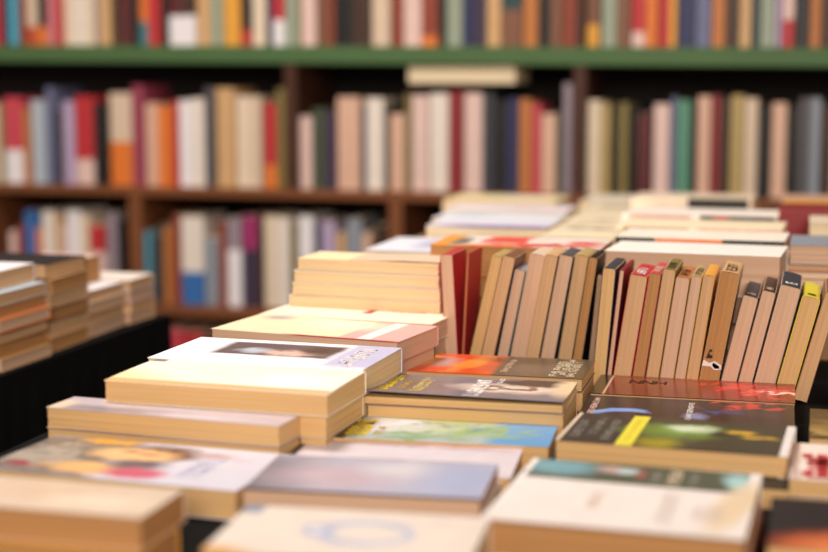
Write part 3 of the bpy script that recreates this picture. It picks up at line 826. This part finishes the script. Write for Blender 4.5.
# ------------------------------------------------------------------ right-hand column
def simple_flat(label, x0, x1, y0, y1, zt, T, c, pg, grp=None, yaw=0, fill=None, base=None, rough=.4, turn=False, letters=(), lift=None, firstcol=None):
    L, Wd = x1 - x0, y1 - y0
    ctr = ((x0 + x1) / 2, (y0 + y1) / 2, zt - T / 2)
    if isinstance(c, tuple):
        m = art('cover_art', c[0], c[1], Wd if turn else L, L if turn else Wd, rough)
    else:
        m = colmat(c)
    if turn:
        o = book(label, Wd, L, T, ctr, rotz(90 + yaw), m, PAPER[pg], grp, seed=int(zt * 999), lift=lift)
    else:
        o = book(label, L, Wd, T, ctr, rotz(yaw), m, PAPER[pg], grp, seed=int(zt * 999), lift=lift)
        for i, (a0, a1, b0, b1, lines, col, along, wt) in enumerate(letters):
            lettering(o, T / 2, a0 * L / 2, a1 * L / 2, b0 * Wd / 2, b1 * Wd / 2, lines, INK[col], seed=i + 31, along=along, weight=wt)
    if fill:
        fill_under(fill, ctr[0], ctr[1], zt - T, L, Wd, yaw, pg, firstcol, base=base or TOPZ)
    return o
simple_flat('black book with a glowing orange arc, at the bottom right corner', -.022, .158, .925, 1.04, .803, .018, ((34, 32, 34), [
    ('e', .1, -.85, 1.06, .75, 0, (150, 50, 36), .12, .2), ('e', .12, -1.05, .92, .8, 0, (236, 140, 80), .3, .1), ('e', .2, .4, .3, .2, 0, (60, 58, 60), .7, .3)]), 'golden', fill='the orange-arc black book')
simple_flat('white book with bold red lettering, at the right edge', -.012, .168, 1.108, 1.222, .799, .014, ((236, 222, 212), [
    ('r', -.97, .1, .05, 1.1, 0, (196, 168, 156), .3, .05)]), 'golden', fill='the red-lettered white book', letters=[(-.90, -.56, -.85, .85, 1, 'red', 'y', .34)])
simple_flat('brown book with dull gold patterning, at the right edge behind the red-lettered one', .002, .182, 1.25, 1.365, .797, .018, ((88, 66, 36), [
    ('e', -.7, -.2, .3, .5, 0, (140, 112, 62), .5, .8), ('e', -.4, .5, .3, .4, 0, (120, 92, 58), .5, .6), ('e', -.8, -.6, .2, .2, 0, (170, 140, 84), .5, .9)]), 'golden', fill='the gold-patterned brown book')
simple_flat('brown and tan striped book, at the right edge beside the leaning row', .020, .198, 1.375, 1.485, .796, .018, ((112, 88, 60), [
    ('e', -.8, .2, .12, .9, 0, (180, 150, 112), .4, .3), ('e', -.5, .0, .2, .6, 0, (70, 52, 38), .6, .4)]), 'golden', fill='the striped brown book')

# ------------------------------------------------------------------ books behind the upright rows
card_m = plain('plain_cardboard', (150, 112, 76), 0.8, 0.2, 0.1, 12)
BOXZ = 0.845
def carton(label, x0, x1, y0, y1):
    t = thing('cardboard_box', label, 'box', ((x0 + x1) / 2, (y0 + y1) / 2, TOPZ))
    hx, hy, H = (x1 - x0) / 2, (y1 - y0) / 2, BOXZ - TOPZ - .0006
    bevel_box('box_body', -hx, hx, -hy, hy, 0.0006, H - .003, card_m, t, .001)
    bevel_box('flap', -hx, hx, -hy, -.001, H - .003, H, card_m, t, .0005)
    bevel_box('flap', -hx, hx, .001, hy, H - .003, H, card_m, t, .0005)
carton('plain box under the far books of the left column', -.60, -.348, 1.96, 2.345)
carton('plain box under the far books of the narrow middle column', -.346, -.277, 1.86, 2.62)
carton('plain box under the far books of the column behind the right row', -.268, -.055, 1.85, 2.62)
carton('plain box under the far books at the right edge', -.040, .165, 1.74, 2.49)
GB = 'flat books receding behind the upright rows'
simple_flat('orange, red and white covered thick book, right behind the left upright row', -.416, -.224, 1.620, 1.730, .9055, .034, ((224, 210, 200), [
    ('r', -.9, 0, .12, 1.2, 0, (226, 150, 60), .1, 0), ('e', -.72, -.2, .1, .7, 0, (110, 110, 100), .4, .2), ('r', -.2, .3, .26, .6, 0, (220, 84, 66), .15, .3), ('e', -.3, -.9, .5, .22, 0, (232, 130, 60), .4, .2),
    ('e', .3, -.6, .7, .3, 0, (206, 80, 70), .4, .6), ('e', .5, .2, .3, .3, 0, (240, 225, 215), .4, .5), ('e', .75, .0, .2, .3, 0, (214, 80, 70), .4, .5)]), 'brown', GB, fill='the orange and red book behind the left row')
simple_flat('white and lavender book behind the tall stack', -.545, -.447, 1.79, 1.95, .877, .022, ((226, 228, 238), [
    ('e', .2, -.4, .7, .4, 0, (172, 176, 212), .6, .3)]), 'pale', GB, turn=True, fill='the white and lavender book behind the tall stack')
rows = [
 ('white book with a violet stripe, behind the orange and red one', -.51, -.345, 1.965, 2.075, .892, .022, ((226, 222, 234), [('r', .2, -.75, .9, .3, 0, (120, 110, 170), .3, .1)]), 'pale', 0),
 ('pale blue-white book, two rows behind the orange and red one', -.535, -.352, 2.095, 2.205, .890, .022, ((226, 232, 240), [('e', -.5, 0, .3, .6, 0, (200, 214, 226), .6, .1)]), 'pale', 0),
 ('white book with faint pink printing, far along the left column', -.55, -.36, 2.225, 2.335, .892, .022, ((240, 230, 236), [('e', .3, -.4, .4, .2, 0, (206, 180, 196), .6, .3)]), 'pale', 0),
 ('cream-yellow book nearest the bookcase, last of the left column', -.585, -.40, 2.36, 2.50, .895, .040, ((240, 222, 170), [('e', .3, .2, .5, .5, 0, (240, 230, 215), .6, .1)]), 'cream', 0),
 ('cream book with grey printing, behind the left upright row', -.338, -.232, 1.875, 2.045, .891, .022, ((236, 222, 190), [('e', .4, 0, .2, .6, 0, (150, 140, 120), .5, .9)]), 'cream', 1),
 ('cream book, second along the narrow middle column', -.340, -.238, 2.065, 2.235, .891, .022, ((240, 226, 196), [('e', -.4, 0, .2, .6, 0, (190, 176, 150), .5, .9)]), 'cream', 1),
 ('cream book with dark smudged printing, third along the narrow middle column', -.346, -.246, 2.255, 2.425, .891, .022, ((236, 222, 194), [('e', .2, 0, .3, .6, 0, (170, 150, 120), .5, .9)]), 'cream', 1),
 ('pale book at the far end of the narrow middle column', -.375, -.275, 2.445, 2.615, .890, .022, ((232, 222, 200), []), 'cream', 1),
 ('thick white-topped book with a broad page edge, right behind the right upright row', -.217, -.030, 1.616, 1.722, .9045, .045, ((246, 240, 232), []), 'pink', 0, -3),
 ('white book with a black and orange edge, second behind the right upright row', -.222, -.030, 1.738, 1.846, .907, .014, ((246, 236, 220), [('r', -.62, 1.0, .40, .06, 0, (40, 36, 30), .02, 0),
    ('r', .12, 1.0, .40, .06, 0, (226, 130, 80), .02, 0), ('r', .78, 1.0, .26, .06, 0, (50, 50, 36), .02, 0)]), 'cream', 0, 178),
 ('cream book with a tan-printed edge, third behind the right upright row', -.238, -.036, 1.865, 1.985, .907, .014, ((246, 230, 196), [('r', .5, 1.0, .4, .06, 0, (176, 140, 90), .05, 0), ('r', -.5, 1.0, .5, .06, 0, (206, 150, 120), .1, .2)]), 'cream', 0, 178),
 ('white book with black and red bars on its edge, fourth behind the right row', -.252, -.046, 2.04, 2.16, .907, .015, ((250, 240, 228), [('r', -.5, 1.0, .48, .06, 0, (50, 36, 34), .02, 0), ('r', -.3, 1.0, .1, .06, 0, (170, 40, 40), .1, 0), ('r', .5, 1.0, .4, .06, 0, (214, 170, 150), .1, 0)]), 'cream', 0, 178),
 ('cream book with a black bar, furthest behind the right upright row', -.272, -.090, 2.31, 2.42, .909, .020, ((240, 220, 194), [('r', -.45, 1.0, .5, .06, 0, (40, 40, 34), .02, 0)]), 'cream', 0, 178),
]
FARN = dict(zip([q[0] for q in rows], ['the violet-striped white book', 'the pale blue-white book', 'the faint pink-printed white book', 'the cream-yellow book nearest the bookcase',
    'the grey-printed cream book', 'the second cream book of the narrow column', 'the smudged cream book of the narrow column', 'the pale book ending the narrow column',
    'the thick white-topped book', 'the book with a black and orange edge', 'the book with a tan-printed edge', 'the book with black and red bars', 'the furthest book with a black bar']))
for (lab, x0, x1, y0, y1, zt, T, c, pg, turn, *yw) in rows:
    simple_flat(lab, x0, x1, y0, y1, zt, T, c, pg, GB, turn=bool(turn), fill=FARN[lab], yaw=yw[0] if yw else 0, base=BOXZ if (y0 > 1.84 and T < .039) else None)
# far right stacks
simple_flat('grey-covered thick book on the right-hand stack behind the leaning row', -.026, .155, 1.735, 1.85, .904, .022, 'pale slate', 'pink', GB)
simple_flat('charcoal thin book under the grey-covered one on the right', -.028, .150, 1.735, 1.85, .882, .008, 'dark grey', 'tan', GB)
simple_flat('red and white thin book in the right-hand stack', -.027, .153, 1.733, 1.85, .874, .008, 'pink red', 'pale', GB)
simple_flat('book with a red and yellow patterned cover, low in the right-hand stack', -.026, .155, 1.735, 1.85, .866, .010, 'red', 'pale', GB, fill='the red and yellow patterned one on the right', base=BOXZ)
simple_flat('cream book behind the grey-covered one at the right edge', -.006, .17, 1.90, 2.01, .914, .030, 'cream', 'pale', GB, fill='the cream book at the right edge', base=BOXZ)
simple_flat('red book sticking out behind the cream one at the right', -.046, .14, 2.05, 2.16, .917, .050, 'dark red', 'pale', GB, yaw=180, fill='the red book sticking out at the right', base=BOXZ)
simple_flat('yellow-tan book furthest right, nearest the bookcase', -.045, .15, 2.20, 2.32, .910, .020, 'yellow orange', 'cream', GB, fill='the yellow-tan book furthest right', base=BOXZ)
simple_flat('brown-topped book behind the yellow-tan one', -.05, .15, 2.36, 2.48, .906, .020, 'tan pink', 'tan', GB, fill='the brown-topped book at the far right', base=BOXZ)

# ------------------------------------------------------------------ piles on the left table
prg = random.Random(21)
def pile(name, x1, L, y0, y1, top, cols, pgs, yaw=0):
    n = len(cols)
    T = (top - LEFTZ) / n
    for i in range(n):
        z = top - T * (i + .5)
        w = ['top book', 'second book down', 'third book down', 'fourth book down', 'fifth book down', 'sixth book down', 'seventh book down'][i]
        LL = L - prg.uniform(0, .012)
        book('%s %s of the %s' % (cols[i], w, name), LL, y1 - y0 - prg.uniform(0, .006), T - .0006, (x1 - LL / 2 - prg.uniform(0, .006), (y0 + y1) / 2, z), rotz(yaw + prg.uniform(-1.5, 1.5)), colmat(cols[i]),
             PAPER[pgs[i % len(pgs)]], 'book piles on the left table', nx=2, seed=i + n)
pile('nearest pile on the left table', -.908, .18, 1.535, 1.655, .842, ['pale grey', 'tan pink', 'orange', 'rust', 'yellow orange', 'tan'], ['tan', 'brown', 'pink'])
pile('second pile from the front of the left table', -.912, .18, 1.662, 1.768, .862, ['black', 'tan', 'beige', 'brown', 'tan pink', 'tan'], ['tan', 'brown'])
pile('third pile from the front of the left table', -.916, .18, 1.776, 1.885, .812, ['white', 'tan', 'beige', 'tan pink'], ['tan', 'pink'])
pile('furthest pile on the left table', -.914, .18, 1.893, 1.975, .812, ['ivory', 'mauve', 'tan pink', 'tan'], ['tan', 'pink'])
pile('back left pile on the left table', -1.115, .18, 1.55, 1.70, .84, ['tan', 'beige', 'brown', 'tan', 'rust'], ['tan'])
book('white book set back on top of the nearest left pile', .17, .105, .022, (-1.012, 1.60, .842 + .0115), rotz(1), colmat('white'), PAPER['tan'], 'loose books topping the left table piles', seed=2)
book('small tan book on top of the third left pile', .085, .10, .036, (-.998, 1.832, .812 + .0185), rotz(-2), colmat('pale pink'), PAPER['brown'], 'loose books topping the left table piles', seed=3)

# ------------------------------------------------------------------ lying books in the bookcase
book('beige book lying across the tops of the middle-shelf books', .225, .14, .034, (-.708, YF + .085, 1.0975), I3, colmat('beige'), PAPER['pale'], None, seed=9)
